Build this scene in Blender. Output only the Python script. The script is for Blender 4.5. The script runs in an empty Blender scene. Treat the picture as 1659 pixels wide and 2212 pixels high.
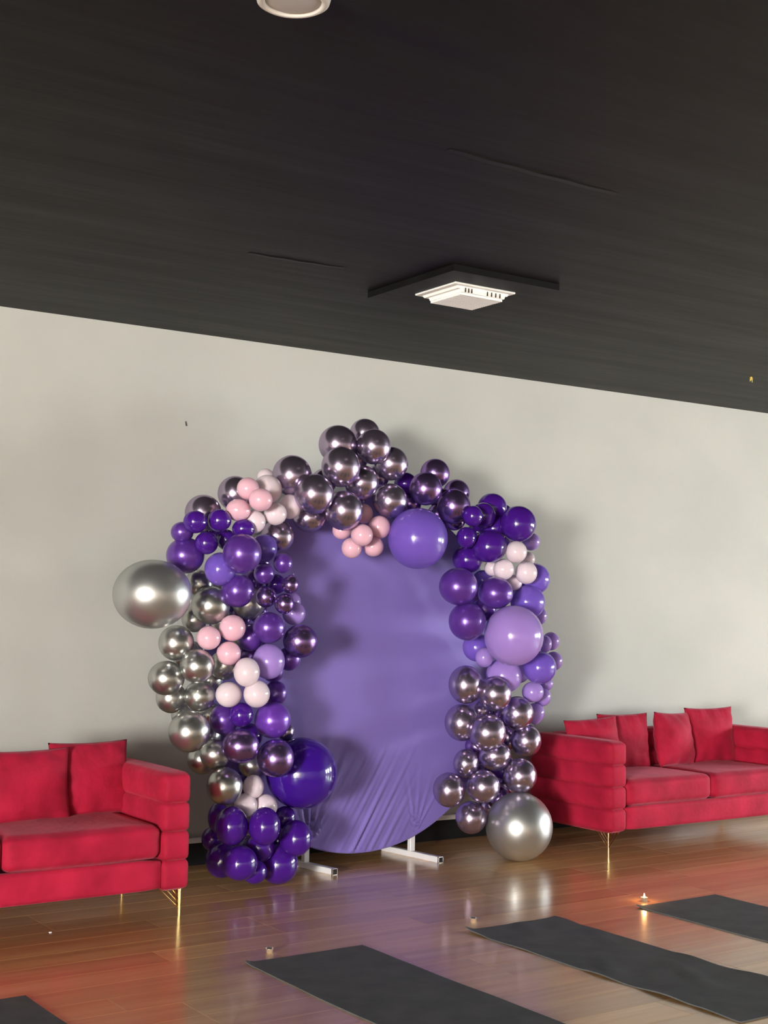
import bpy, bmesh, math, random
from mathutils import Vector, Matrix

C = bpy.context.scene
COL = C.collection
random.seed(7)

# ------------------------------------------------------------------ camera
W_PX, H_PX, F_PX = 1659.0, 2212.0, 2944.5
YAW, PITCH, ROLL = 0.598103, 0.0700851, 0.0158645
CAM = Vector((0, 0, 1.55))
f0 = Vector((math.sin(YAW), math.cos(YAW), 0)); r0 = Vector((math.cos(YAW), -math.sin(YAW), 0)); zz = Vector((0, 0, 1))
fwd = f0*math.cos(PITCH) + zz*math.sin(PITCH)
up0 = -f0*math.sin(PITCH) + zz*math.cos(PITCH)
right = r0*math.cos(ROLL) + up0*math.sin(ROLL)
upv = -r0*math.sin(ROLL) + up0*math.cos(ROLL)
cd = bpy.data.cameras.new('camera')
cd.sensor_fit = 'VERTICAL'; cd.sensor_height = 36.0
cd.lens = 36.0*F_PX/H_PX
cd.clip_start = 0.05; cd.clip_end = 200
cam = bpy.data.objects.new('camera', cd); COL.objects.link(cam)
m = Matrix((right, upv, -fwd)).transposed().to_4x4(); m.translation = CAM
cam.matrix_world = m
C.camera = cam

# ------------------------------------------------------------------ world, lights, exposure
wd = bpy.data.worlds.new('world'); C.world = wd; wd.use_nodes = True
nt = wd.node_tree; nt.nodes.clear()
bg = nt.nodes.new('ShaderNodeBackground'); wo = nt.nodes.new('ShaderNodeOutputWorld')
bg.inputs['Color'].default_value = (0.75, 0.85, 1.0, 1); bg.inputs['Strength'].default_value = 1.0
nt.links.new(bg.outputs[0], wo.inputs[0])

def area(name, loc, direction, sx, sy, power, col):
    l = bpy.data.lights.new(name, 'AREA'); l.shape = 'RECTANGLE'; l.size = sx; l.size_y = sy
    l.energy = power; l.color = col
    o = bpy.data.objects.new(name, l); COL.objects.link(o)
    o.location = loc; o.rotation_euler = Vector(direction).to_track_quat('-Z', 'Z').to_euler()
    return o
# daylight coming in through the window openings (each lamp hangs just outside its opening)
X_LEFT, X_RIGHT, Y_FRONT, Y_WALL, Z_CEIL = -11.0, 13.0, -8.0, 7.45, 3.2
WIN_LEFT = [(-7.2, -4.2, 0.15, 2.75)]                      # y0, y1, z0, z1
WIN_RIGHT = [(0.2, 1.3, 0.4, 2.6), (2.2, 3.2, 0.4, 2.6), (4.4, 5.2, 0.4, 2.6)]
WIN_FRONT = []                      # x0, x1, z0, z1
for (a, b, c, d) in WIN_LEFT:
    area('daylight_left', (X_LEFT-0.3, (a+b)/2, (c+d)/2), (1, 0, 0), b-a+.2, d-c+.2, 4600, (1.0, 0.97, 0.92))
for (a, b, c, d) in WIN_RIGHT:
    area('daylight_right', (X_RIGHT+0.3, (a+b)/2, (c+d)/2), (-1, 0, 0), b-a+.2, d-c+.2, 430, (0.91, 0.97, 1.0))
for (a, b, c, d) in WIN_FRONT:
    area('daylight_front', ((a+b)/2, Y_FRONT-0.3, (c+d)/2), (0, 1, 0), b-a+.2, d-c+.2, 330, (1.0, 0.97, 0.92))
C.view_settings.view_transform = 'Standard'; C.view_settings.look = 'None'
C.view_settings.gamma = 1.0; C.view_settings.use_curve_mapping = False
C.view_settings.exposure = 0.55

# ------------------------------------------------------------------ material helpers
def mat(name, col, rough=0.5, metal=0.0, spec=0.5, **kw):
    M = bpy.data.materials.new(name); M.use_nodes = True
    p = M.node_tree.nodes['Principled BSDF']
    p.inputs['Base Color'].default_value = (*col, 1); p.inputs['Roughness'].default_value = rough
    p.inputs['Metallic'].default_value = metal; p.inputs['Specular IOR Level'].default_value = spec
    for k, v in kw.items():
        p.inputs[k.replace('_', ' ')].default_value = v
    return M
def vary(M, c1, c2, scale=(3, 3, 3), detail=4, lo=.35, hi=.65, coords='Object', bump=0, bump_scale=None, rough=None):
    """noise mottling between two colours of the same surface, optional fine relief"""
    t = M.node_tree; n = t.nodes; L = t.links; p = n['Principled BSDF']
    tc = n.new('ShaderNodeTexCoord'); mp = n.new('ShaderNodeMapping'); mp.inputs['Scale'].default_value = scale
    L.new(tc.outputs[coords], mp.inputs['Vector'])
    no = n.new('ShaderNodeTexNoise'); no.inputs['Scale'].default_value = 1; no.inputs['Detail'].default_value = detail
    L.new(mp.outputs[0], no.inputs['Vector'])
    cr = n.new('ShaderNodeValToRGB'); cr.color_ramp.elements[0].position = lo; cr.color_ramp.elements[1].position = hi
    cr.color_ramp.elements[0].color = (*c1, 1); cr.color_ramp.elements[1].color = (*c2, 1)
    L.new(no.outputs['Fac'], cr.inputs[0]); L.new(cr.outputs[0], p.inputs['Base Color'])
    if rough:
        mr = n.new('ShaderNodeMapRange'); mr.inputs['To Min'].default_value = rough[0]; mr.inputs['To Max'].default_value = rough[1]
        L.new(no.outputs['Fac'], mr.inputs['Value']); L.new(mr.outputs[0], p.inputs['Roughness'])
    if bump:
        n2 = n.new('ShaderNodeTexNoise'); n2.inputs['Scale'].default_value = 1; n2.inputs['Detail'].default_value = 3
        mp2 = n.new('ShaderNodeMapping'); mp2.inputs['Scale'].default_value = bump_scale or scale
        L.new(tc.outputs[coords], mp2.inputs['Vector']); L.new(mp2.outputs[0], n2.inputs['Vector'])
        b = n.new('ShaderNodeBump'); b.inputs['Strength'].default_value = 1; b.inputs['Distance'].default_value = bump
        L.new(n2.outputs['Fac'], b.inputs['Height']); L.new(b.outputs[0], p.inputs['Normal'])
    return M

WALL = vary(mat('wall_paint', (.5, .5, .46), .7, spec=.25), (.455, .47, .438), (.505, .515, .48), (.9, .9, 1.3), 5, bump=.0015, bump_scale=(14, 14, 14))
WALL_WHITE = mat('white_wall_paint', (.82, .82, .79), .75, spec=.25)
CEIL = vary(mat('black_ceiling_paint', (.03, .03, .03), .5, spec=.15), (.0036, .0035, .0034), (.0092, .009, .0086), (.7, 7, 1), 6, .3, .7, bump=.006, bump_scale=(.6, 5, 1), rough=(.42, .62))
SKIRT_BLACK = mat('black_skirting', (.008, .008, .009), .6, spec=.2)
SKIRT_WHITE = mat('white_skirting', (.66, .65, .63), .45)
FRAME_WHITE = mat('window_frame_white', (.8, .8, .8), .4)
VENT_WHITE = mat('vent_white', (.9, .9, .87), .5)
SLOT_BLACK = mat('slot_black', (.01, .01, .01), .8)
STAND_WHITE = mat('stand_white_enamel', (.78, .78, .8), .3)
CHROME = mat('bright_steel', (.8, .8, .8), .12, 1.0)
GOLD = mat('polished_gold', (.95, .72, .30), .16, 1.0)
VELVET = vary(mat('red_velvet', (.45, .01, .035), .75, spec=.2, Sheen_Weight=.24, Sheen_Roughness=.4, Sheen_Tint=(1, .35, .45, 1)),
              (.29, .0055, .025), (.50, .013, .05), (5, 5, 5), 5, .3, .7, bump=.003, bump_scale=(30, 30, 30))
MAT_GREY = vary(mat('mat_rubber', (.05, .051, .052), .8, spec=.3), (.088, .094, .095), (.112, .115, .116), (8, 8, 8), 5, bump=.0006, bump_scale=(90, 90, 90))
DISC = vary(mat('lavender_spandex', (.25, .18, .54), .42, spec=.35, Sheen_Weight=.15), (.195, .142, .465), (.22, .162, .505), (2, 2, 2), 3)
LENS = mat('opal_lens', (.68, .66, .63), .35)
WAX = mat('white_wax', (.85, .83, .78), .5)
CUP = mat('shiny_cup', (.95, .95, .96), .16, .85)
YELLOW = mat('yellow_paper', (.75, .55, .08), .6)
PAPER = mat('white_paper', (.85, .85, .85), .6)
IRON = mat('dark_iron', (.05, .05, .05), .5)
WAX_LIT = mat('glowing_wax', (.9, .6, .25), .5, Emission_Color=(1, .55, .15, 1), Emission_Strength=4.0)
FLAME = mat('flame', (1, .6, .2), .5, Emission_Color=(1, .62, .2, 1), Emission_Strength=25.0)
def glass():
    M = bpy.data.materials.new('window_glass'); M.use_nodes = True; t = M.node_tree; t.nodes.clear()
    o = t.nodes.new('ShaderNodeOutputMaterial'); mx = t.nodes.new('ShaderNodeMixShader'); a = t.nodes.new('ShaderNodeBsdfTransparent'); g = t.nodes.new('ShaderNodeBsdfGlossy')
    g.inputs['Roughness'].default_value = .02; mx.inputs[0].default_value = .06
    t.links.new(a.outputs[0], mx.inputs[1]); t.links.new(g.outputs[0], mx.inputs[2]); t.links.new(mx.outputs[0], o.inputs[0]); return M
GLASS = glass()
def wood():
    M = mat('varnished_boards', (.3, .14, .07), .32, spec=.5, Coat_Weight=.85, Coat_Roughness=.16)
    t = M.node_tree; n = t.nodes; L = t.links; p = n['Principled BSDF']
    tc = n.new('ShaderNodeTexCoord'); oi = n.new('ShaderNodeObjectInfo')
    mp = n.new('ShaderNodeMapping'); mp.inputs['Scale'].default_value = (1.2, 16, 4)
    ad = n.new('ShaderNodeVectorMath'); ad.operation = 'ADD'
    mu = n.new('ShaderNodeVectorMath'); mu.operation = 'SCALE'; mu.inputs['Scale'].default_value = 37
    L.new(oi.outputs['Random'], mu.inputs[0]); L.new(tc.outputs['Object'], mp.inputs['Vector'])
    L.new(mp.outputs[0], ad.inputs[0]); L.new(mu.outputs[0], ad.inputs[1])
    no = n.new('ShaderNodeTexNoise'); no.inputs['Scale'].default_value = 1; no.inputs['Detail'].default_value = 6
    L.new(ad.outputs[0], no.inputs['Vector'])
    cr = n.new('ShaderNodeValToRGB'); e = cr.color_ramp.elements
    e[0].position = .25; e[0].color = (.60, .30, .105, 1); e[1].position = .75; e[1].color = (.82, .51, .21, 1)
    L.new(no.outputs['Fac'], cr.inputs[0])
    hs = n.new('ShaderNodeHueSaturation')
    mr = n.new('ShaderNodeMapRange'); mr.inputs['To Min'].default_value = .82; mr.inputs['To Max'].default_value = 1.14
    L.new(oi.outputs['Random'], mr.inputs['Value']); L.new(mr.outputs[0], hs.inputs['Value'])
    L.new(cr.outputs[0], hs.inputs['Color']); L.new(hs.outputs[0], p.inputs['Base Color'])
    b = n.new('ShaderNodeBump'); b.inputs['Distance'].default_value = .0012; b.inputs['Strength'].default_value = .6
    n2 = n.new('ShaderNodeTexNoise'); n2.inputs['Scale'].default_value = 1; n2.inputs['Detail'].default_value = 2
    mp2 = n.new('ShaderNodeMapping'); mp2.inputs['Scale'].default_value = (3, 7, 1)
    L.new(tc.outputs['Object'], mp2.inputs['Vector']); L.new(mp2.outputs[0], n2.inputs['Vector'])
    L.new(n2.outputs['Fac'], b.inputs['Height']); L.new(b.outputs[0], p.inputs['Normal']); L.new(b.outputs[0], p.inputs['Coat Normal'])
    return M
WOOD = wood()

# ------------------------------------------------------------------ mesh helpers
def link(name, me, m, parent=None, smooth=False):
    o = bpy.data.objects.new(name, me); COL.objects.link(o)
    if m and not me.materials: me.materials.append(m)
    if smooth:
        for p in me.polygons: p.use_smooth = True
    if parent: o.parent = parent
    return o
def from_bm(name, bm, m, parent=None, smooth=False):
    me = bpy.data.meshes.new(name); bm.normal_update(); bm.to_mesh(me); bm.free()
    return link(name, me, m, parent, smooth)
def add_box(bm, x0, x1, y0, y1, z0, z1, bev=0, seg=1):
    r = bmesh.ops.create_cube(bm, size=1)
    for v in r['verts']:
        v.co = Vector((x0+(v.co.x+.5)*(x1-x0), y0+(v.co.y+.5)*(y1-y0), z0+(v.co.z+.5)*(z1-z0)))
    if bev:
        ed = list({e for v in r['verts'] for e in v.link_edges})
        bmesh.ops.bevel(bm, geom=ed, offset=bev, segments=seg, affect='EDGES', profile=.5)
def box(name, x0, x1, y0, y1, z0, z1, m, parent=None, bev=0, seg=1):
    bm = bmesh.new(); add_box(bm, x0, x1, y0, y1, z0, z1, bev, seg)
    return from_bm(name, bm, m, parent)
def add_bar(bm, a, b, r, n=10, r2=None):
    a = Vector(a); b = Vector(b); r2 = r if r2 is None else r2
    q = (b-a).to_track_quat('Z', 'Y')
    A = [bm.verts.new(a+q@Vector((r*math.cos(2*math.pi*k/n), r*math.sin(2*math.pi*k/n), 0))) for k in range(n)]
    B = [bm.verts.new(b+q@Vector((r2*math.cos(2*math.pi*k/n), r2*math.sin(2*math.pi*k/n), 0))) for k in range(n)]
    for k in range(n): bm.faces.new((A[k], A[(k+1) % n], B[(k+1) % n], B[k]))
    bm.faces.new(A[::-1]); bm.faces.new(B)
def lathe_bm(profile, n=28):
    """profile: list of (radius, z); closed at ends when radius is 0"""
    bm = bmesh.new(); rings = []
    for (r, z) in profile:
        if r < 1e-6: rings.append([bm.verts.new((0, 0, z))])
        else: rings.append([bm.verts.new((r*math.cos(2*math.pi*k/n), r*math.sin(2*math.pi*k/n), z)) for k in range(n)])
    for A, B in zip(rings, rings[1:]):
        for k in range(n):
            k2 = (k+1) % n
            if len(A) == 1 and len(B) == 1: continue
            if len(A) == 1: bm.faces.new((A[0], B[k2], B[k]))
            elif len(B) == 1: bm.faces.new((A[k], A[k2], B[0]))
            else: bm.faces.new((A[k], A[k2], B[k2], B[k]))
    bmesh.ops.recalc_face_normals(bm, faces=bm.faces)
    return bm
def rounded_bm(lx, ly, lz, r, puff=0.0, n=10, jitter=0.0):
    """cushion-like box centred at the origin: rounded edges, faces swollen by puff"""
    bm = bmesh.new(); bmesh.ops.create_cube(bm, size=2)
    bmesh.ops.subdivide_edges(bm, edges=bm.edges[:], cuts=n, use_grid_fill=True)
    h = Vector((lx/2, ly/2, lz/2)); ph = random.random()*10
    for v in bm.verts:
        u = v.co.copy()
        # denser samples close to the edges
        s = Vector([math.copysign(abs(c)**.6, c) for c in u])
        p = Vector((s.x*h.x, s.y*h.y, s.z*h.z))
        q = Vector([max(-h[i]+r, min(h[i]-r, p[i])) for i in range(3)])
        d = p-q
        if d.length > 1e-9: p = q+d.normalized()*r
        a = [1-s[i]*s[i] for i in range(3)]
        for i in range(3):
            j, k = (i+1) % 3, (i+2) % 3
            if abs(u[i]) > .999:
                p[i] += math.copysign(puff*(max(a[j], 0)*max(a[k], 0))**.6, u[i])
                if jitter:
                    p[i] += jitter*(math.sin(9*p[j]+ph)*math.sin(7*p[k]+2*ph)+.5*math.sin(23*p[j]+ph*3+5*p[k]))*(max(a[j], 0)*max(a[k], 0))**.5
        v.co = p
    return bm
def thing(name, label, cat, loc=(0, 0, 0), rotz=0, group=None):
    o = bpy.data.objects.new(name, None); COL.objects.link(o)
    o.empty_display_size = .1; o.location = loc; o.rotation_euler = (0, 0, rotz)
    o['label'] = label; o['category'] = cat
    if group: o['group'] = group
    return o
def tag(o, label, cat, group=None):
    o['label'] = label; o['category'] = cat
    if group: o['group'] = group
    return o
def struct(o): o['kind'] = 'structure'; return o

# balloons of the garland: finish, centre (metres), half width, half height
BALLOONS = [
 ('M', 4.557, 6.910, 2.608, 0.093, 0.093), ('M', 4.482, 6.699, 2.504, 0.104, 0.106), ('M', 4.301, 6.810, 2.513, 0.115, 0.115),
 ('M', 4.198, 6.610, 2.356, 0.113, 0.117), ('M', 4.626, 6.721, 2.415, 0.102, 0.102), ('M', 4.408, 6.710, 2.287, 0.101, 0.104),
 ('M', 4.008, 6.589, 2.187, 0.113, 0.115), ('M', 4.223, 6.610, 2.105, 0.111, 0.116), ('M', 4.615, 6.710, 2.189, 0.104, 0.105),
 ('V', 5.020, 6.810, 2.389, 0.092, 0.092), ('V', 4.876, 6.710, 2.278, 0.102, 0.102), ('V', 5.269, 6.915, 2.291, 0.084, 0.084),
 ('V', 5.093, 6.709, 2.182, 0.104, 0.109), ('V', 5.175, 6.807, 2.110, 0.070, 0.070), ('L', 4.750, 6.610, 1.966, 0.180, 0.184),
 ('D', 4.867, 6.910, 2.322, 0.072, 0.072), ('V', 4.897, 6.910, 2.199, 0.075, 0.075), ('k', 4.351, 6.610, 1.969, 0.065, 0.065),
 ('k', 4.540, 6.710, 2.027, 0.068, 0.069), ('k', 4.346, 6.710, 1.896, 0.060, 0.061), ('k', 4.500, 6.710, 1.911, 0.062, 0.060),
 ('k', 4.341, 6.810, 2.004, 0.058, 0.055), ('k', 4.494, 6.810, 2.110, 0.056, 0.061), ('M', 3.944, 6.731, 2.298, 0.114, 0.117),
 ('M', 4.112, 6.810, 2.071, 0.097, 0.086), ('M', 3.904, 6.810, 1.951, 0.095, 0.095), ('M', 3.622, 6.810, 2.180, 0.099, 0.099),
 ('M', 3.425, 6.810, 2.059, 0.102, 0.102), ('w', 3.872, 6.910, 2.295, 0.051, 0.051), ('w', 3.774, 6.710, 2.206, 0.083, 0.083),
 ('k', 3.594, 6.610, 2.193, 0.062, 0.062), ('k', 3.620, 6.510, 2.127, 0.065, 0.063), ('k', 3.537, 6.610, 2.071, 0.068, 0.061),
 ('w', 3.648, 6.624, 2.013, 0.061, 0.064), ('w', 3.771, 6.610, 2.063, 0.064, 0.064), ('w', 3.921, 6.710, 2.116, 0.066, 0.071),
 ('D', 3.278, 6.610, 1.994, 0.065, 0.062), ('D', 3.423, 6.610, 2.009, 0.065, 0.062), ('D', 3.565, 6.596, 1.970, 0.063, 0.053),
 ('P', 3.244, 6.696, 1.940, 0.062, 0.057), ('P', 3.280, 6.724, 1.816, 0.104, 0.099), ('D', 3.348, 6.610, 1.883, 0.064, 0.062),
 ('D', 3.521, 6.710, 1.911, 0.056, 0.058), ('P', 3.506, 6.497, 1.829, 0.105, 0.108), ('L', 3.442, 6.623, 1.745, 0.087, 0.091),
 ('L', 3.755, 6.710, 1.873, 0.078, 0.080), ('P', 3.545, 6.610, 1.631, 0.090, 0.093), ('P', 3.826, 6.610, 1.789, 0.053, 0.057),
 ('P', 3.707, 6.610, 1.728, 0.057, 0.059), ('V', 3.818, 6.510, 1.668, 0.047, 0.051), ('V', 3.782, 6.510, 1.563, 0.054, 0.056),
 ('V', 3.722, 6.610, 1.600, 0.059, 0.060), ('D', 3.898, 6.810, 1.674, 0.058, 0.058), ('S', 3.040, 6.610, 1.602, 0.208, 0.182),
 ('S', 3.429, 6.700, 1.548, 0.106, 0.105), ('S', 3.409, 6.810, 1.666, 0.079, 0.079), ('S', 3.724, 6.810, 1.563, 0.094, 0.091),
 ('S', 3.392, 6.820, 1.469, 0.071, 0.071), ('S', 3.233, 6.710, 1.343, 0.096, 0.096), ('S', 3.311, 6.610, 1.223, 0.093, 0.091),
 ('S', 3.180, 6.710, 1.156, 0.098, 0.092), ('S', 3.260, 6.810, 1.044, 0.084, 0.084), ('S', 3.380, 6.710, 1.057, 0.085, 0.084),
 ('S', 3.580, 6.810, 1.217, 0.084, 0.084), ('S', 3.693, 6.819, 1.356, 0.057, 0.057), ('S', 3.275, 6.610, 0.878, 0.111, 0.111),
 ('S', 3.464, 6.825, 0.701, 0.082, 0.082), ('S', 3.476, 6.695, 0.741, 0.084, 0.081), ('S', 3.765, 6.810, 0.655, 0.071, 0.071),
 ('S', 3.493, 6.610, 0.578, 0.097, 0.102), ('S', 3.562, 6.927, 0.931, 0.072, 0.072), ('k', 3.376, 6.610, 1.373, 0.065, 0.065),
 ('k', 3.518, 6.610, 1.427, 0.072, 0.072), ('k', 3.499, 6.610, 1.289, 0.067, 0.065), ('w', 3.558, 6.510, 1.192, 0.071, 0.079),
 ('w', 3.505, 6.610, 1.067, 0.072, 0.069), ('w', 3.622, 6.510, 1.074, 0.072, 0.074), ('P', 3.739, 6.599, 1.430, 0.091, 0.086),
 ('V', 3.949, 6.610, 1.355, 0.097, 0.093), ('l', 3.749, 6.610, 1.244, 0.089, 0.099), ('l', 3.963, 6.710, 1.509, 0.066, 0.066),
 ('l', 4.002, 6.810, 1.578, 0.056, 0.056), ('P', 3.688, 6.712, 1.373, 0.072, 0.077), ('P', 3.936, 6.710, 1.253, 0.068, 0.068),
 ('P', 3.855, 6.710, 1.062, 0.064, 0.069), ('P', 3.749, 6.810, 1.264, 0.062, 0.062), ('P', 3.535, 6.715, 0.925, 0.080, 0.085),
 ('D', 3.581, 6.605, 0.957, 0.066, 0.067), ('U', 3.781, 6.610, 0.921, 0.101, 0.101), ('V', 3.532, 6.510, 0.799, 0.100, 0.092),
 ('V', 3.748, 6.510, 0.724, 0.101, 0.103), ('M', 3.983, 6.810, 0.835, 0.048, 0.055), ('B', 4.035, 6.710, 0.607, 0.203, 0.201),
 ('w', 3.727, 6.710, 0.550, 0.060, 0.065), ('w', 3.680, 6.710, 0.452, 0.065, 0.065), ('w', 3.805, 6.710, 0.438, 0.068, 0.068),
 ('D', 3.530, 6.591, 0.366, 0.092, 0.104), ('D', 3.687, 6.510, 0.364, 0.087, 0.102), ('D', 3.523, 6.729, 0.391, 0.059, 0.083),
 ('D', 3.930, 6.710, 0.366, 0.063, 0.063), ('D', 3.945, 6.610, 0.265, 0.091, 0.100), ('D', 3.552, 6.733, 0.160, 0.090, 0.097),
 ('D', 3.580, 6.579, 0.167, 0.096, 0.094), ('D', 3.902, 6.719, 0.111, 0.109, 0.113), ('D', 3.692, 6.617, 0.104, 0.068, 0.066),
 ('D', 3.761, 6.693, 0.218, 0.084, 0.084), ('D', 5.474, 6.805, 2.202, 0.095, 0.092), ('D', 5.327, 6.710, 2.139, 0.078, 0.081),
 ('D', 5.158, 6.599, 2.120, 0.062, 0.065), ('D', 5.527, 6.610, 2.091, 0.116, 0.115), ('D', 5.117, 6.610, 1.987, 0.062, 0.065),
 ('D', 5.289, 6.599, 1.938, 0.109, 0.100), ('D', 5.215, 6.721, 1.859, 0.095, 0.086), ('D', 5.467, 6.772, 2.064, 0.088, 0.088),
 ('l', 5.806, 6.810, 1.996, 0.059, 0.059), ('w', 5.431, 6.510, 1.908, 0.067, 0.068), ('w', 5.414, 6.610, 1.800, 0.065, 0.066),
 ('w', 5.598, 6.610, 1.785, 0.070, 0.073), ('w', 5.406, 6.710, 1.810, 0.052, 0.052), ('w', 5.694, 6.710, 1.875, 0.047, 0.047),
 ('w', 5.581, 6.710, 1.721, 0.053, 0.050), ('P', 5.060, 6.610, 1.686, 0.119, 0.114), ('P', 5.346, 6.604, 1.652, 0.110, 0.100),
 ('P', 5.132, 6.610, 1.475, 0.115, 0.118), ('P', 5.347, 6.716, 1.550, 0.075, 0.075), ('L', 5.409, 6.810, 1.732, 0.067, 0.067),
 ('L', 5.766, 6.726, 1.751, 0.101, 0.101), ('L', 5.684, 6.694, 1.602, 0.112, 0.109), ('l', 5.882, 6.810, 1.514, 0.048, 0.060),
 ('l', 5.418, 6.510, 1.391, 0.184, 0.187), ('l', 5.984, 6.810, 1.348, 0.056, 0.060), ('l', 5.845, 6.710, 1.333, 0.044, 0.055),
 ('l', 6.009, 6.810, 1.218, 0.059, 0.062), ('L', 5.715, 6.610, 1.188, 0.106, 0.104), ('l', 5.508, 6.710, 1.136, 0.116, 0.110),
 ('l', 5.344, 6.706, 1.251, 0.057, 0.063), ('L', 5.369, 6.814, 1.310, 0.090, 0.090), ('l', 5.746, 6.710, 1.027, 0.070, 0.067),
 ('l', 5.911, 6.810, 0.987, 0.058, 0.062), ('l', 5.849, 6.810, 0.884, 0.065, 0.065), ('l', 5.946, 6.810, 1.070, 0.045, 0.045),
 ('M', 5.203, 6.710, 1.084, 0.106, 0.118), ('M', 5.352, 6.610, 1.031, 0.105, 0.107), ('M', 5.597, 6.686, 0.898, 0.104, 0.107),
 ('M', 5.202, 6.743, 0.849, 0.107, 0.114), ('M', 5.272, 6.578, 0.800, 0.114, 0.114), ('M', 5.692, 6.710, 0.721, 0.098, 0.103),
 ('M', 5.428, 6.696, 0.641, 0.102, 0.094), ('M', 5.211, 6.710, 0.602, 0.078, 0.087), ('M', 5.562, 6.610, 0.520, 0.106, 0.107),
 ('M', 5.271, 6.610, 0.469, 0.102, 0.100), ('M', 5.084, 6.710, 0.449, 0.099, 0.105), ('M', 5.257, 6.710, 0.270, 0.097, 0.100),
 ('S', 5.546, 6.596, 0.209, 0.208, 0.210), ('D', 5.582, 6.810, 0.556, 0.081, 0.081), ('V', 5.386, 6.824, 0.688, 0.075, 0.075),
 ('V', 5.609, 6.834, 0.875, 0.076, 0.076), ('V', 5.559, 6.802, 0.354, 0.080, 0.080), ('P', 3.892, 6.810, 1.178, 0.063, 0.063),
 ('D', 3.786, 6.810, 1.796, 0.063, 0.063), ('S', 3.387, 6.910, 0.938, 0.070, 0.070), ('S', 3.533, 6.893, 0.824, 0.071, 0.071),
 ('S', 3.438, 6.947, 1.276, 0.072, 0.072), ('S', 3.548, 6.910, 1.127, 0.067, 0.067), ('M', 5.473, 6.910, 0.903, 0.079, 0.079),
 ('M', 5.705, 6.910, 0.726, 0.080, 0.080), ('M', 5.471, 6.910, 0.501, 0.075, 0.075), ('M', 5.693, 6.910, 0.406, 0.076, 0.076),
 ('M', 5.579, 6.918, 0.289, 0.081, 0.081), ('P', 3.730, 6.910, 1.478, 0.063, 0.063), ('M', 4.499, 6.910, 2.453, 0.073, 0.073),
 ('V', 5.150, 6.927, 2.244, 0.070, 0.070), ('V', 5.115, 6.902, 2.140, 0.070, 0.070), ('D', 5.593, 6.852, 2.151, 0.084, 0.084),
 ('D', 5.450, 6.911, 2.044, 0.074, 0.074), ('D', 5.436, 6.910, 1.909, 0.071, 0.071), ('L', 5.755, 6.910, 1.699, 0.081, 0.081),
 ('M', 4.281, 6.910, 2.137, 0.072, 0.072), ('M', 4.097, 6.910, 2.181, 0.071, 0.071), ('S', 3.363, 6.873, 1.259, 0.065, 0.065),
 ('S', 3.611, 6.910, 1.464, 0.067, 0.067), ('P', 3.808, 6.910, 1.692, 0.064, 0.064), ('P', 3.834, 6.910, 1.519, 0.064, 0.064),
 ('D', 3.784, 6.910, 0.547, 0.067, 0.067), ('D', 3.772, 6.827, 0.177, 0.085, 0.085), ('D', 3.529, 6.810, 0.266, 0.059, 0.064),
 ('D', 3.947, 6.811, 0.224, 0.071, 0.071), ('P', 3.854, 6.910, 1.320, 0.063, 0.063), ('D', 3.807, 6.910, 0.807, 0.073, 0.073),
 ('D', 3.524, 6.910, 1.972, 0.062, 0.062), ('M', 4.271, 6.910, 2.297, 0.077, 0.077), ('M', 4.654, 6.910, 2.351, 0.074, 0.074),
 ('M', 4.487, 6.910, 2.213, 0.073, 0.073), ('D', 5.646, 6.910, 2.008, 0.078, 0.078), ('P', 5.459, 6.910, 1.627, 0.077, 0.077),
 ('l', 5.793, 6.910, 1.149, 0.078, 0.078),
]

# ================================================================== the room
def wall_with_openings(name, axis, pos0, pos1, a0, a1, holes, m):
    """vertical slab spanning a0..a1 along the other axis with rectangular openings"""
    bm = bmesh.new()
    def put(s0, s1, z0, z1):
        if axis == 'X': add_box(bm, pos0, pos1, s0, s1, z0, z1)
        else: add_box(bm, s0, s1, pos0, pos1, z0, z1)
    cur = a0
    for (h0, h1, z0, z1) in sorted(holes):
        put(cur, h0, 0, Z_CEIL); put(h0, h1, 0, z0); put(h0, h1, z1, Z_CEIL); cur = h1
    put(cur, a1, 0, Z_CEIL)
    return struct(from_bm(name, bm, m))
# the wall behind the arch: plaster ends above a small recess over the skirting
wb = struct(box('wall_back', X_LEFT, X_RIGHT, Y_WALL, Y_WALL+.2, .192, Z_CEIL, WALL))
bm = bmesh.new(); add_bar(bm, (3.614, Y_WALL+.001, 2.655), (3.616, Y_WALL-.006, 2.628), .004, 6)
from_bm('nail', bm, IRON, wb)['label'] = 'small dark nail in the pale wall'
struct(box('trim_1', X_LEFT, X_RIGHT, Y_WALL+.016, Y_WALL+.2, .16, .192, WALL))
struct(box('trim_2', X_LEFT, X_RIGHT, Y_WALL-.016, Y_WALL+.2, .13, .163, SKIRT_WHITE, bev=.005, seg=2))
struct(box('baseboard_back', X_LEFT, X_RIGHT, Y_WALL-.012, Y_WALL+.2, 0, .13, SKIRT_BLACK))
wall_with_openings('wall_left', 'X', X_LEFT-.2, X_LEFT, Y_FRONT-.2, Y_WALL+.2, WIN_LEFT, WALL_WHITE)
wall_with_openings('wall_right', 'X', X_RIGHT, X_RIGHT+.2, Y_FRONT-.2, Y_WALL+.2, WIN_RIGHT, WALL_WHITE)
wall_with_openings('wall_front', 'Y', Y_FRONT-.2, Y_FRONT, X_LEFT, X_RIGHT, WIN_FRONT, WALL_WHITE)
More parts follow.
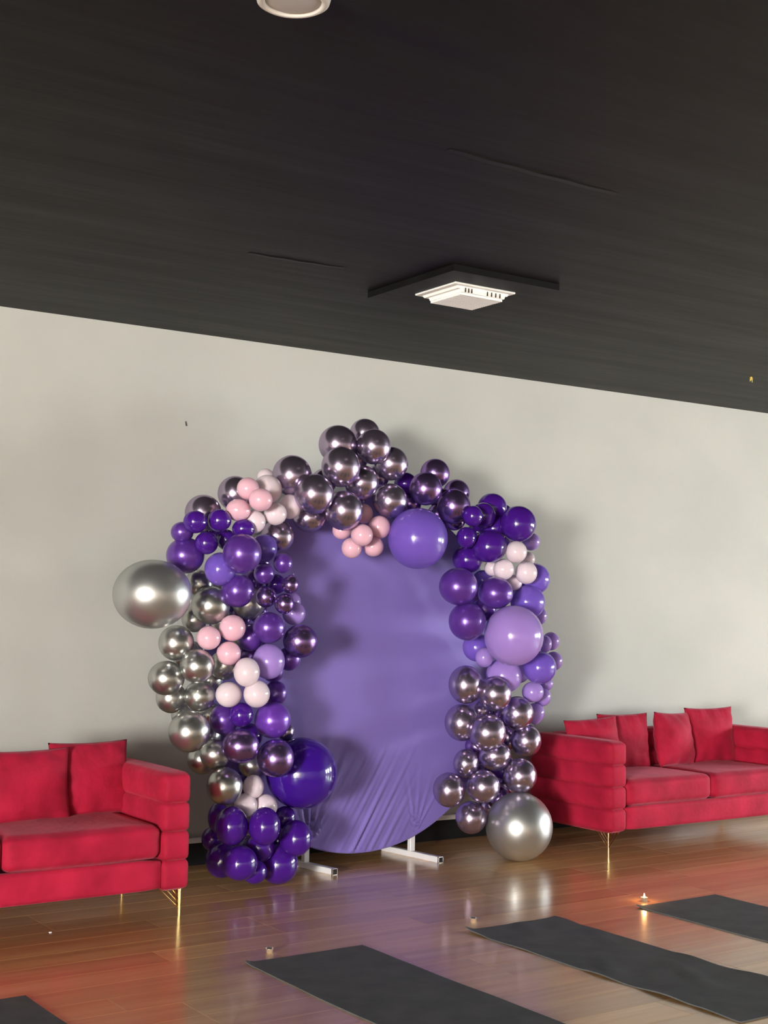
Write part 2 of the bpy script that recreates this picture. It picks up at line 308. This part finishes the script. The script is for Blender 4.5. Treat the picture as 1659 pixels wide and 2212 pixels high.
def window(n, axis, pos, s0, s1, z0, z1, bars):
    bm = bmesh.new()
    def put(a, b, c, d):
        if axis == 'X': add_box(bm, pos-.03, pos+.03, a, b, c, d)
        else: add_box(bm, a, b, pos-.03, pos+.03, c, d)
    put(s0, s0+.05, z0, z1); put(s1-.05, s1, z0, z1); put(s0, s1, z0, z0+.05); put(s0, s1, z1-.05, z1)
    for k in range(bars):
        c = s0+(s1-s0)*(k+1)/(bars+1); put(c-.03, c+.03, z0, z1)
    w = struct(from_bm('window_%d' % n, bm, FRAME_WHITE))
    if axis == 'X': box('pane', pos-.003, pos+.003, s0+.05, s1-.05, z0+.05, z1-.05, GLASS, w)
    else: box('pane', s0+.05, s1-.05, pos-.003, pos+.003, z0+.05, z1-.05, GLASS, w)
k = 1
for w in WIN_LEFT: window(k, 'X', X_LEFT-.1, *w, 1); k += 1
for w in WIN_RIGHT: window(k, 'X', X_RIGHT+.1, *w, 0); k += 1
for w in WIN_FRONT: window(k, 'Y', Y_FRONT-.1, *w, 1); k += 1

# ceiling: black boards, a few taped joints stand proud of it
ce = struct(box('ceiling', X_LEFT-.2, X_RIGHT+.2, Y_FRONT-.2, Y_WALL+.2, Z_CEIL, Z_CEIL+.15, CEIL))
def joint_strip(x0, x1, y, dy, h):
    bm = bmesh.new(); n = 14; rows = []
    for i in range(n+1):
        u = i/n; x = x0+(x1-x0)*u; yy = y+dy*u+.004*math.sin(7*u*3.1+x); hh = h*math.sin(math.pi*min(1, .08+u*.92))**.5
        rows.append([bm.verts.new((x, yy-.012, Z_CEIL+.001)), bm.verts.new((x, yy, Z_CEIL-hh)), bm.verts.new((x, yy+.05, Z_CEIL+.001))])
    for A, B in zip(rows, rows[1:]):
        for j in range(2): bm.faces.new((A[j], A[j+1], B[j+1], B[j]))
    bmesh.ops.recalc_face_normals(bm, faces=bm.faces)
    from_bm('joint_strip', bm, CEIL, ce)
joint_strip(2.88, 3.75, 3.84, .02, .005)
joint_strip(3.0, 3.53, 5.56, -.04, .005)

# floor: base slab, single boards laid along the wall, plain boards beyond them
PX0, PX1, PY0, PY1 = 0.6, 10.2, 3.0, Y_WALL-.012
fl_bm = bmesh.new()
add_box(fl_bm, X_LEFT-.2, X_RIGHT+.2, Y_FRONT-.2, PY0, -.1, 0)
add_box(fl_bm, X_LEFT-.2, PX0, PY0, Y_WALL+.2, -.1, 0)
add_box(fl_bm, PX1, X_RIGHT+.2, PY0, Y_WALL+.2, -.1, 0)
add_box(fl_bm, PX0, PX1, PY0, Y_WALL+.2, -.1, -.0125)
fl = struct(from_bm('floor', fl_bm, WOOD))
rows_n = 23; pw = (PY1-PY0)/rows_n; PL = 1.38; cache = {}
def plank_mesh(l):
    key = round(l, 3)
    if key not in cache:
        bm = bmesh.new(); h = .0125; c = .0012
        lo = [bm.verts.new(v) for v in ((0, 0, -h), (l, 0, -h), (l, pw, -h), (0, pw, -h))]
        mi = [bm.verts.new(v) for v in ((0, 0, -c), (l, 0, -c), (l, pw, -c), (0, pw, -c))]
        hi = [bm.verts.new(v) for v in ((c, c, 0), (l-c, c, 0), (l-c, pw-c, 0), (c, pw-c, 0))]
        for i in range(4):
            j = (i+1) % 4; bm.faces.new((lo[i], lo[j], mi[j], mi[i])); bm.faces.new((mi[i], mi[j], hi[j], hi[i]))
        bm.faces.new(hi)
        me = bpy.data.meshes.new('plank'); bm.to_mesh(me); bm.free(); me.materials.append(WOOD); cache[key] = me
    return cache[key]
for r in range(rows_n):
    x = PX0; first = [.46, .92, 1.38, .69, 1.15, .23][(r*5+r//3) % 6]
    l = first
    while x < PX1-.02:
        l = min(l, PX1-x)
        o = link('plank', plank_mesh(l), None, fl); o.location = (x, PY0+r*pw, 0)
        x += l; l = PL

# ================================================================== ceiling fittings
v = thing('ceiling_vent', 'white slotted air vent on a black box housing on the ceiling', 'vent', (4.22, 5.5, Z_CEIL))
def rel(o, off): o.location = Vector(o.location)-Vector(off); return o
def vbox(name, x0, x1, y0, y1, z0, z1, m, par, bev=0):
    return box(name, x0-4.22, x1-4.22, y0-5.5, y1-5.5, z0-Z_CEIL, z1-Z_CEIL, m, par, bev)
vbox('housing', 3.885, 4.555, 5.14, 5.885, 3.168, 3.2, CEIL, v)
vbox('flange', 4.022, 4.408, 5.306, 5.652, 3.158, 3.168, VENT_WHITE, v, .003)
bm = bmesh.new()
def frustum(bm, x0, x1, y0, y1, z0, x2, x3, y2, y3, z1):
    A = [bm.verts.new((a-4.22, b-5.5, z0-Z_CEIL)) for a, b in ((x0, y0), (x1, y0), (x1, y1), (x0, y1))]
    B = [bm.verts.new((a-4.22, b-5.5, z1-Z_CEIL)) for a, b in ((x2, y2), (x3, y2), (x3, y3), (x2, y3))]
    for i in range(4): bm.faces.new((A[i], A[(i+1) % 4], B[(i+1) % 4], B[i]))
    bm.faces.new(A); bm.faces.new(B)
frustum(bm, 4.055, 4.385, 5.335, 5.63, 3.158, 4.062, 4.378, 5.337, 5.625, 3.146)
frustum(bm, 4.08, 4.365, 5.337, 5.61, 3.146, 4.085, 4.36, 5.339, 5.605, 3.130)
bmesh.ops.recalc_face_normals(bm, faces=bm.faces)
core = from_bm('diffuser', bm, VENT_WHITE, v)
for i in range(15):
    y = 5.352+i*.0172
    vbox('slat', 4.088, 4.357, y, y+.010, 3.119, 3.131, VENT_WHITE, core)
for x in (4.105, 4.125, 4.145, 4.245, 4.272, 4.299, 4.326):
    vbox('slot', x, x+.004, 5.333, 5.341, 3.131, 3.152, SLOT_BLACK, core)

lt = thing('ceiling_light', 'round white ceiling light, lens edge just showing at the top of the frame', 'light', (1.79, 3.10, Z_CEIL))
from_bm('rim', lathe_bm([(.0, 0), (.100, 0), (.102, -.012), (.098, -.026), (.088, -.032), (.078, -.030), (.076, -.022), (0, -.022)], 48), LENS, lt, True)
from_bm('lens', lathe_bm([(0, -.03), (.03, -.0296), (.06, -.0275), (.076, -.0235), (.076, -.02), (0, -.02)], 48), mat('frosted_lens', (.5, .49, .48), .4), lt, True)
bm = bmesh.new(); add_bar(bm, (0, 0, 0), (0, 0, -.02), .007, 8, .011); add_bar(bm, (-.008, 0, -.02), (-.012, 0, -.034), .004, 6, .002); add_bar(bm, (.008, 0, -.02), (.011, 0, -.038), .004, 6, .002)
yt = from_bm('yellow_tag', bm, YELLOW); yt.location = (7.42, 6.36, Z_CEIL)
tag(yt, 'tiny yellow tag hanging from the black ceiling at the right', 'tag')

# ================================================================== round backdrop
BX, BY, BZ, BR = 4.66, 7.03, 1.162, 1.10
bd = thing('round_backdrop', 'round lavender fabric backdrop on a white metal stand behind the balloons', 'backdrop', (BX, BY, 0))
def fold(x, z):
    """height of the cloth folds towards the room, x and z measured from the disc centre"""
    y = 0.0
    for gx, gz, amp, k, dk, lo, hi, a0 in ((-.385, -1.02, .015, 24, .36, 45, 115, .5), (.385, -1.02, .008, 27, .20, 45, 112, 0)):
        dx, dz = x-gx, z-gz; d = math.hypot(dx, dz)+1e-6; a = math.degrees(math.atan2(dz, dx))
        fan = max(0, min(1, (a-lo)/12))*max(0, min(1, (hi-a)/12)); a = math.radians(a)
        env = fan*min(1, d/.05)*math.exp(-(d/dk)**1.7)
        y += amp*env*(math.sin(k*a+a0)+.6*math.sin(k*1.9*a+1.3))
    # long slanting folds of slack cloth along the lower edge
    ca, sa = math.cos(math.radians(60)), math.sin(math.radians(60))
    p = x*sa-z*ca; q = x*ca+z*sa
    env = math.exp(-((x+.02-.25*(z+1.1))/.27)**4)*max(0, min(1, (-z-.42)/.4))
    y += .0045*(1+.6*math.sin(7*q+3*p)*math.sin(11*p+2))*env*(math.sin(95*p+1.4*math.sin(5*q))+.8*math.sin(160*p+1+1.2*math.sin(4*q))+1.2*max(0, math.sin(66*p+2))**4)
    # one deep drape from the left pole up past the big balloon
    d = (x+.385)*math.sin(math.radians(66))-(z+1.02)*math.cos(math.radians(66)); s = (x+.385)*math.cos(math.radians(66))+(z+1.02)*math.sin(math.radians(66))
    y += .020*math.exp(-(d/.022)**2)*max(0, min(1, s/.1))*max(0, 1-s/.62)
    return y
bm = bmesh.new(); NA, NR = 560, 120; prev = None
cen = bm.verts.new((0, -.03-fold(0, 0), BZ))
for i in range(1, NR+1):
    r = BR*(i/NR)**.75; ring = []
    for k in range(NA):
        a = 2*math.pi*k/NA; x, z = r*math.cos(a), r*math.sin(a)
        edge = 1 if i < NR-1 else .25
        ring.append(bm.verts.new((x, -.02-.01*(1-(r/BR)**2)-fold(x, z)*edge, BZ+z)))
    for k in range(NA):
        k2 = (k+1) % NA
        if prev: bm.faces.new((prev[k], prev[k2], ring[k2], ring[k]))
        else: bm.faces.new((cen, ring[k2], ring[k]))
    prev = ring
back = [bm.verts.new((BR*.985*math.cos(2*math.pi*k/NA), .016, BZ+BR*.985*math.sin(2*math.pi*k/NA))) for k in range(NA)]
side = [bm.verts.new((BR*1.004*math.cos(2*math.pi*k/NA), 0, BZ+BR*1.004*math.sin(2*math.pi*k/NA))) for k in range(NA)]
for k in range(NA):
    k2 = (k+1) % NA; bm.faces.new((prev[k], prev[k2], side[k2], side[k])); bm.faces.new((side[k], side[k2], back[k2], back[k]))
bmesh.ops.recalc_face_normals(bm, faces=bm.faces)
from_bm('fabric_cover', bm, DISC, bd, True)['label'] = 'stretched lavender cloth with folds gathered at the lower edge'
bm = bmesh.new(); n1, n2 = 96, 8; R_ = []
for i in range(n1):
    a = 2*math.pi*i/n1
    R_.append([bm.verts.new(((BR-.02+.012*math.cos(2*math.pi*j/n2))*math.cos(a), .006+.012*math.sin(2*math.pi*j/n2), BZ+(BR-.02+.012*math.cos(2*math.pi*j/n2))*math.sin(a))) for j in range(n2)])
for i in range(n1):
    for j in range(n2): bm.faces.new((R_[i][j], R_[(i+1) % n1][j], R_[(i+1) % n1][(j+1) % n2], R_[i][(j+1) % n2]))
bmesh.ops.recalc_face_normals(bm, faces=bm.faces)
from_bm('hoop', bm, STAND_WHITE, bd, True)
for px, tw in ((4.274, 8.5), (5.047, 6.7)):
    box('pole', px-BX-.018, px-BX+.018, -.002, .034, .036, 1.0, STAND_WHITE, bd, .003)
    ft = from_bm('foot', (lambda b: (add_box(b, -.019, .019, -.265, .265, 0, .036, .003), b)[1])(bmesh.new()), STAND_WHITE, bd)
    ft.location = (px-BX, .016, 0); ft.rotation_euler = (0, 0, math.radians(tw))
    bm = bmesh.new()
    for (x0, x1, z0, z1) in ((-.0195, -.0165, 0, .0365), (.0165, .0195, 0, .0365), (-.0195, .0195, 0, .003), (-.0195, .0195, .0335, .0365)):
        add_box(bm, x0, x1, -.272, -.262, z0, z1)
    from_bm('end_rim', bm, CHROME, ft)['label'] = 'bright steel rim of the open tube end'
    box('end_opening', -.0165, .0165, -.2665, -.2655, .003, .0335, SLOT_BLACK, ft)

# ================================================================== balloon garland
def chrome(name, col, rough, mirror=.94):
    """metallised latex: a tinted mirror with a little milky body"""
    M = bpy.data.materials.new(name); M.use_nodes = True; t = M.node_tree; t.nodes.clear()
    o = t.nodes.new('ShaderNodeOutputMaterial'); mx = t.nodes.new('ShaderNodeMixShader'); a = t.nodes.new('ShaderNodeBsdfDiffuse'); g = t.nodes.new('ShaderNodeBsdfGlossy')
    g.inputs['Roughness'].default_value = rough; g.inputs['Color'].default_value = (*col, 1); a.inputs['Color'].default_value = (*col, 1)
    mx.inputs[0].default_value = mirror
    t.links.new(a.outputs[0], mx.inputs[1]); t.links.new(g.outputs[0], mx.inputs[2]); t.links.new(mx.outputs[0], o.inputs[0]); return M
SATIN_SILVER = chrome('satin_silver', (.55, .565, .56), .34, .88)
KINDS = {
 'M': (chrome('mauve_chrome', (.47, .39, .53), .23), 'mauve chrome balloon'),
 'V': (chrome('violet_chrome', (.29, .18, .44), .24), 'violet chrome balloon'),
 'S': (chrome('silver_chrome', (.54, .545, .53), .28), 'silver chrome balloon'),
 'P': (mat('pearl_purple', (.115, .036, .31), .3, .35, Coat_Weight=.6, Coat_Roughness=.15), 'pearl purple balloon'),
 'U': (mat('pearl_violet', (.17, .05, .46), .28, .3, Coat_Weight=.6, Coat_Roughness=.15), 'bright pearl violet balloon'),
 'D': (mat('deep_purple_latex', (.055, .008, .215), .12, spec=.6), 'deep purple glossy balloon'),
 'B': (mat('indigo_latex', (.042, .007, .235), .12, spec=.6), 'indigo glossy balloon'),
 'L': (mat('lavender_latex', (.155, .085, .47), .16, spec=.45), 'lavender balloon'),
 'l': (mat('lilac_latex', (.34, .215, .59), .16, spec=.45), 'pale lilac balloon'),
 'k': (mat('pink_latex', (.78, .46, .56), .15, spec=.45), 'pink balloon'),
 'w': (mat('blush_latex', (.75, .63, .69), .15, spec=.45), 'pale blush balloon'),
}
prof = []
for i in range(21):
    a = math.pi*i/20; r, z = math.sin(a), math.cos(a)
    if z < 0: z -= .16*(-z)**7
    prof.append((0 if i in (0,) else max(r, .045) if i == 20 else r, z))
b_me = bpy.data.meshes.new('balloon'); bm = lathe_bm(prof, 36); bm.to_mesh(b_me); bm.free()
k_me = bpy.data.meshes.new('knot'); bm = lathe_bm([(0, -1.10), (.055, -1.13), (.06, -1.17), (.035, -1.19), (.05, -1.23), (.10, -1.30), (0, -1.27)], 12); bm.to_mesh(k_me); bm.free()
for me in (b_me, k_me):
    me.materials.append(None)
    for p in me.polygons: p.use_smooth = True
def core_point(p):
    """nearest point of the line the garland is strung on"""
    best = None
    for i in range(81):
        a = math.radians(-20+i*2.75)
        q = Vector((4.62+1.18*math.cos(a), 6.98, 1.25+1.3*math.sin(a)))
        for c in (q, Vector((3.75, 6.9, min(1.3, p.z))), Vector((5.55, 6.95, min(1.2, p.z)))):
            d = (c-p).length
            if best is None or d < best[0]: best = (d, c)
    return best[1]
# balloons whose knot shows: (finish, x) -> (z, direction of the knot)
TIPS = {('V', 3.8): (1.668, (.25, -.15, 1)), ('l', 5.8): (.884, (-.1, -.2, -1))}
G0 = Vector((4.0, 6.75, 0))
gar = thing('balloon_garland', 'arched garland of purple, silver, mauve and pink balloons in front of the round backdrop', 'balloon garland', G0)
for (kd, x, y, z, rx, ry) in BALLOONS:
    p = Vector((x, y, z)); view = (CAM-p).normalized()
    inward = (core_point(p)-p); inward = inward.normalized()
    if (kd, round(x, 1)) in TIPS and abs(z-TIPS[(kd, round(x, 1))][0]) < .08: inward = Vector(TIPS[(kd, round(x, 1))][1]).normalized()
    else: inward = (inward*.6-view*.8).normalized()
    zc = -inward
    # keep the longer screen axis level: local X is the level direction across the sight line
    xr = (right-zc*right.dot(zc)).normalized(); yu = zc.cross(xr)
    big = max(rx, ry)
    o = link('balloon', b_me, None, gar); o.location = p-G0
    rm = Matrix((xr, yu, zc)).transposed().to_4x4()
    o.rotation_euler = rm.to_euler(); o.scale = (rx, ry, (rx+ry)/2)
    o.material_slots[0].link = 'OBJECT'; o.material_slots[0].material = SATIN_SILVER if kd == 'S' and big > .19 else KINDS[kd][0]
    size = 'giant ' if big > .19 else 'large ' if big > .15 else 'small ' if big < .075 else ''
    o['label'] = size+KINDS[kd][1]
    q = link('knot', k_me, None, o); q.material_slots[0].link = 'OBJECT'; q.material_slots[0].material = KINDS[kd][0]

# ================================================================== sofas
SW, SD = 1.90, .80
def put(o, x, y, z): o.location = (x, y, z); return o
def make_sofa(name, label, loc, group):
    s = thing(name, label, 'sofa', loc, 0, group)
    hz = (.71-.15)/4
    box('base_frame', .05, SW-.05, .05, SD-.05, .155, .29, VELVET, s)
    put(from_bm('front_rail', rounded_bm(SW-.30, .06, .145, .018, .003), VELVET, s, True), SW/2, .045, .225)
    roll_l = rounded_bm(.155, SD, hz+.015, .036, .005)
    me_r = bpy.data.meshes.new('arm_roll'); roll_l.to_mesh(me_r); roll_l.free()
    roll_b = rounded_bm(SW-.26, .15, hz+.015, .036, .005, 12)
    me_b = bpy.data.meshes.new('back_roll'); roll_b.to_mesh(me_b); roll_b.free()
    for side, x in (('l', .0775), ('r', SW-.0775)):
        arm = box('arm', x-.045, x+.045, .04, SD-.04, .17, .69, VELVET, s)
        for k in range(4): put(link('arm_roll', me_r, VELVET, arm, True), x, SD/2, .15+hz*(k+.5))
    bk = box('backrest', .16, SW-.16, SD-.12, SD-.03, .17, .69, VELVET, s)
    for k in range(4): put(link('back_roll', me_b, VELVET, bk, True), SW/2, SD-.077, .15+hz*(k+.5))
    cw = (SW-.31)/2
    for i in range(2):
        cu = rounded_bm(cw-.006, .64, .165, .042, .008, 14, .0035)
        put(from_bm('seat_cushion', cu, VELVET, s, True), .155+cw*(i+.5), .325, .385)
    for (x, y, sx, sy) in ((.035, .055, 1, 1), (SW-.035, .055, -1, 1), (.035, SD-.055, 1, -1), (SW-.035, SD-.055, -1, -1)):
        bm = bmesh.new()
        for d in (-.0075, .0075):                         # two slim uprights that close up at the floor
            add_bar(bm, (x+d*1.3*.8, y+d*.9, .155), (x+d*.7*.8, y+d*.5, 0), .0042, 8)
        for j, (h0, o1) in enumerate(((.045, .115), (.068, .085), (.095, .055))):   # slanting rods of both wings
            add_bar(bm, (x, y, h0), (x+sx*o1, y, .157), .0028, 6)
            add_bar(bm, (x, y, h0), (x, y+sy*o1, .157), .0028, 6)
        from_bm('leg', bm, GOLD, s)['label'] = 'slim gold metal leg with slanting rods'
    return s
GRP = 'red velvet sofas'
make_sofa('sofa', 'red velvet sofa at the left, cut by the frame edge, two cushions showing', (1.20, 6.20, 0), None)
make_sofa('sofa', 'red velvet sofa at the right behind the silver floor balloon, four cushions on it', (6.13, 6.40, 0), None)

def pillow_mesh(Wd, Hd, T, seed):
    rnd = random.Random(seed); bm = bmesh.new(); n = 30; grid = {}
    ph = [rnd.random()*6 for _ in range(6)]
    for sgn in (1, -1):
        for i in range(n+1):
            for j in range(n+1):
                u, w = -1+2*i/n, -1+2*j/n
                if sgn == -1 and (i in (0, n) or j in (0, n)): grid[(sgn, i, j)] = grid[(1, i, j)]; continue
                e = (max(0, 1-abs(u)**2.2)*max(0, 1-abs(w)**2.2))
                x = u*Wd/2*(1-.055*(1-w*w)); z = w*Hd/2*(1-.055*(1-u*u))
                wr = .006*math.sin(11*u+ph[0]+3*w)*(abs(w)**2)+.005*math.sin(13*w+ph[1]+2*u)*(u*u)+.006*math.sin(3*u+ph[2])*math.sin(3.5*w+ph[3])
                rk = .004*math.sin(34*u+ph[4])*max(0, w)**4
                y = -sgn*(T/2*e**.55+(wr+rk)*min(1, e*5))
                grid[(sgn, i, j)] = bm.verts.new((x, y, z))
    for sgn in (1, -1):
        for i in range(n):
            for j in range(n):
                q = [grid[(sgn, a, b)] for a, b in ((i, j), (i+1, j), (i+1, j+1), (i, j+1))]
                try: bm.faces.new(q if sgn == 1 else q[::-1])
                except ValueError: pass
    bmesh.ops.recalc_face_normals(bm, faces=bm.faces)
    me = bpy.data.meshes.new('cushion'); bm.to_mesh(me); bm.free(); me.materials.append(VELVET)
    return me
#  centre x, y, base z, width, height, thickness, yaw, lean back, roll, label
PILLOWS = [
 (2.775, 6.735, .452, .44, .385, .14, 2, 10, 0, 'red velvet cushion beside the right arm of the left sofa'),
 (2.40, 6.655, .452, .48, .365, .15, 2, 9, 0, 'red velvet cushion at the left frame edge on the left sofa'),
 (6.44, 6.88, .455, .44, .375, .14, -6, 12, -3, 'red velvet cushion partly hidden behind the left arm of the right sofa'),
 (6.80, 6.965, .455, .43, .385, .13, -8, 8, 0, 'red velvet cushion second from the left on the right sofa'),
 (7.245, 6.92, .455, .42, .385, .20, 10, 10, 3, 'thick red velvet cushion turned slightly, third from the left on the right sofa'),
 (7.66, 6.955, .455, .46, .405, .13, -5, 8, 0, 'tall red velvet cushion beside the right arm of the right sofa'),
]
for i, (x, y, z, w, h, t, yaw, lean, rl, lab) in enumerate(PILLOWS):
    o = link('cushion', pillow_mesh(w, h, t, i), None, None, True)
    o.rotation_euler = (math.radians(-lean), math.radians(rl), math.radians(yaw)); o.location = (x, y, z+h/2*math.cos(math.radians(lean))+.004)
    tag(o, lab, 'cushion', 'red velvet cushions on the sofas')

# ================================================================== mats, tealights, scraps
def mat_mesh(wd, ln, wave, seed):
    rnd = random.Random(seed); p = [rnd.random()*6 for _ in range(6)]
    bm = bmesh.new(); nx, ny = 24, 70; T = .005; top = {}; bot = {}
    for i in range(nx+1):
        for j in range(ny+1):
            u, w = i/nx, j/ny
            x = u*wd; y = -w*ln
            z = 0
            e = max(abs(2*u-1)**6, 0)
            z += wave*(max(0, math.sin(9*w+p[0])*math.sin(17*w+p[1]))*e*1.6+max(0, math.sin(21*u*.5+14*w+p[2])*math.sin(6*w-3*u+p[3]))**2*.9)
            c = max(0, 1-math.hypot(u*wd, w*ln)/.06); z += (.010+wave*.4)*c*c
            x += .003*math.sin(12*w+p[4])*(u if u > .5 else 1-u)
            top[i, j] = bm.verts.new((x, y, T+z)); bot[i, j] = bm.verts.new((x, y, .0004+z*.9))
    for i in range(nx):
        for j in range(ny):
            bm.faces.new((top[i, j], top[i+1, j], top[i+1, j+1], top[i, j+1])); bm.faces.new((bot[i, j], bot[i, j+1], bot[i+1, j+1], bot[i+1, j]))
    for i in range(nx):
        bm.faces.new((top[i, 0], bot[i, 0], bot[i+1, 0], top[i+1, 0])); bm.faces.new((top[i, ny], top[i+1, ny], bot[i+1, ny], bot[i, ny]))
    for j in range(ny):
        bm.faces.new((top[0, j], top[0, j+1], bot[0, j+1], bot[0, j])); bm.faces.new((top[nx, j], bot[nx, j], bot[nx, j+1], top[nx, j+1]))
    bmesh.ops.recalc_face_normals(bm, faces=bm.faces)
    me = bpy.data.meshes.new('yoga_mat'); bm.to_mesh(me); bm.free(); me.materials.append(MAT_GREY); return me
for i, (x, y, w, ln, wave, lab) in enumerate([
  (1.345, 5.316, .607, 1.72, .0005, 'dark grey yoga mat cut off in the lower left corner'),
  (2.922, 5.308, .610, 1.72, .001, 'flat dark grey yoga mat at the bottom centre, nearest the camera'),
  (4.122, 5.292, .570, 1.70, .0065, 'wrinkled dark grey yoga mat with a lifted edge, second from the right'),
  (5.226, 5.258, .601, 1.70, .001, 'dark grey yoga mat at the right edge beside the lit tealight')]):
    o = link('yoga_mat', mat_mesh(w, ln, wave, i+3), None, None, False); o.location = (x, y, 0)
    tag(o, lab, 'yoga mat', 'dark grey yoga mats on the floor')
cup_bm = lathe_bm([(0, 0), (.0125, 0), (.0145, .002), (.0185, .022), (.0195, .0225), (.0180, .0215), (.0140, .004), (0, .004)], 24)
cup_me = bpy.data.meshes.new('cup'); cup_bm.to_mesh(cup_me); cup_bm.free()
wax_bm = lathe_bm([(0, .004), (.0140, .004), (.0160, .013), (.006, .0135), (0, .0128)], 20)
wax_me = bpy.data.meshes.new('wax'); wax_bm.to_mesh(wax_me); wax_bm.free(); wax_me.materials.append(None)
for i, (x, y, lit, lab) in enumerate([(3.108, 5.415, 0, 'small shiny unlit tealight cup at the head of the bottom centre mat'),
        (4.272, 5.425, 0, 'small shiny unlit tealight cup at the head of the wrinkled mat'),
        (5.372, 5.345, 1, 'small lit tealight with an orange flame at the head of the right mat')]):
    t = thing('tealight', lab, 'tealight', (x, y, 0), 0, 'tealights at the heads of the mats')
    link('cup', cup_me, CUP, t, True)
    wx = link('wax', wax_me, None, t, True); wx.material_slots[0].link = 'OBJECT'; wx.material_slots[0].material = WAX_LIT if lit else WAX
    bm = bmesh.new(); add_bar(bm, (0, 0, .012), (.001, 0, .02), .0008, 6); from_bm('wick', bm, IRON, t)
    if lit:
        from_bm('flame', lathe_bm([(0, .017), (.004, .021), (.0052, .026), (.0035, .034), (.0012, .041), (0, .044)], 12), FLAME, t, True)['label'] = 'orange candle flame'
        l = bpy.data.lights.new('flame_light', 'POINT'); l.energy = .25; l.color = (1, .5, .18); l.shadow_soft_size = .01
        lo = bpy.data.objects.new('flame_light', l); COL.objects.link(lo); lo.parent = t; lo.location = (0, 0, .05)
bm = bmesh.new(); add_box(bm, -.006, .006, -.004, .004, 0, .004, .001)
sc = from_bm('paper_scrap', bm, PAPER); sc.location = (2.41, 6.27, 0); tag(sc, 'tiny white scrap on the floor under the front of the left sofa', 'scrap')
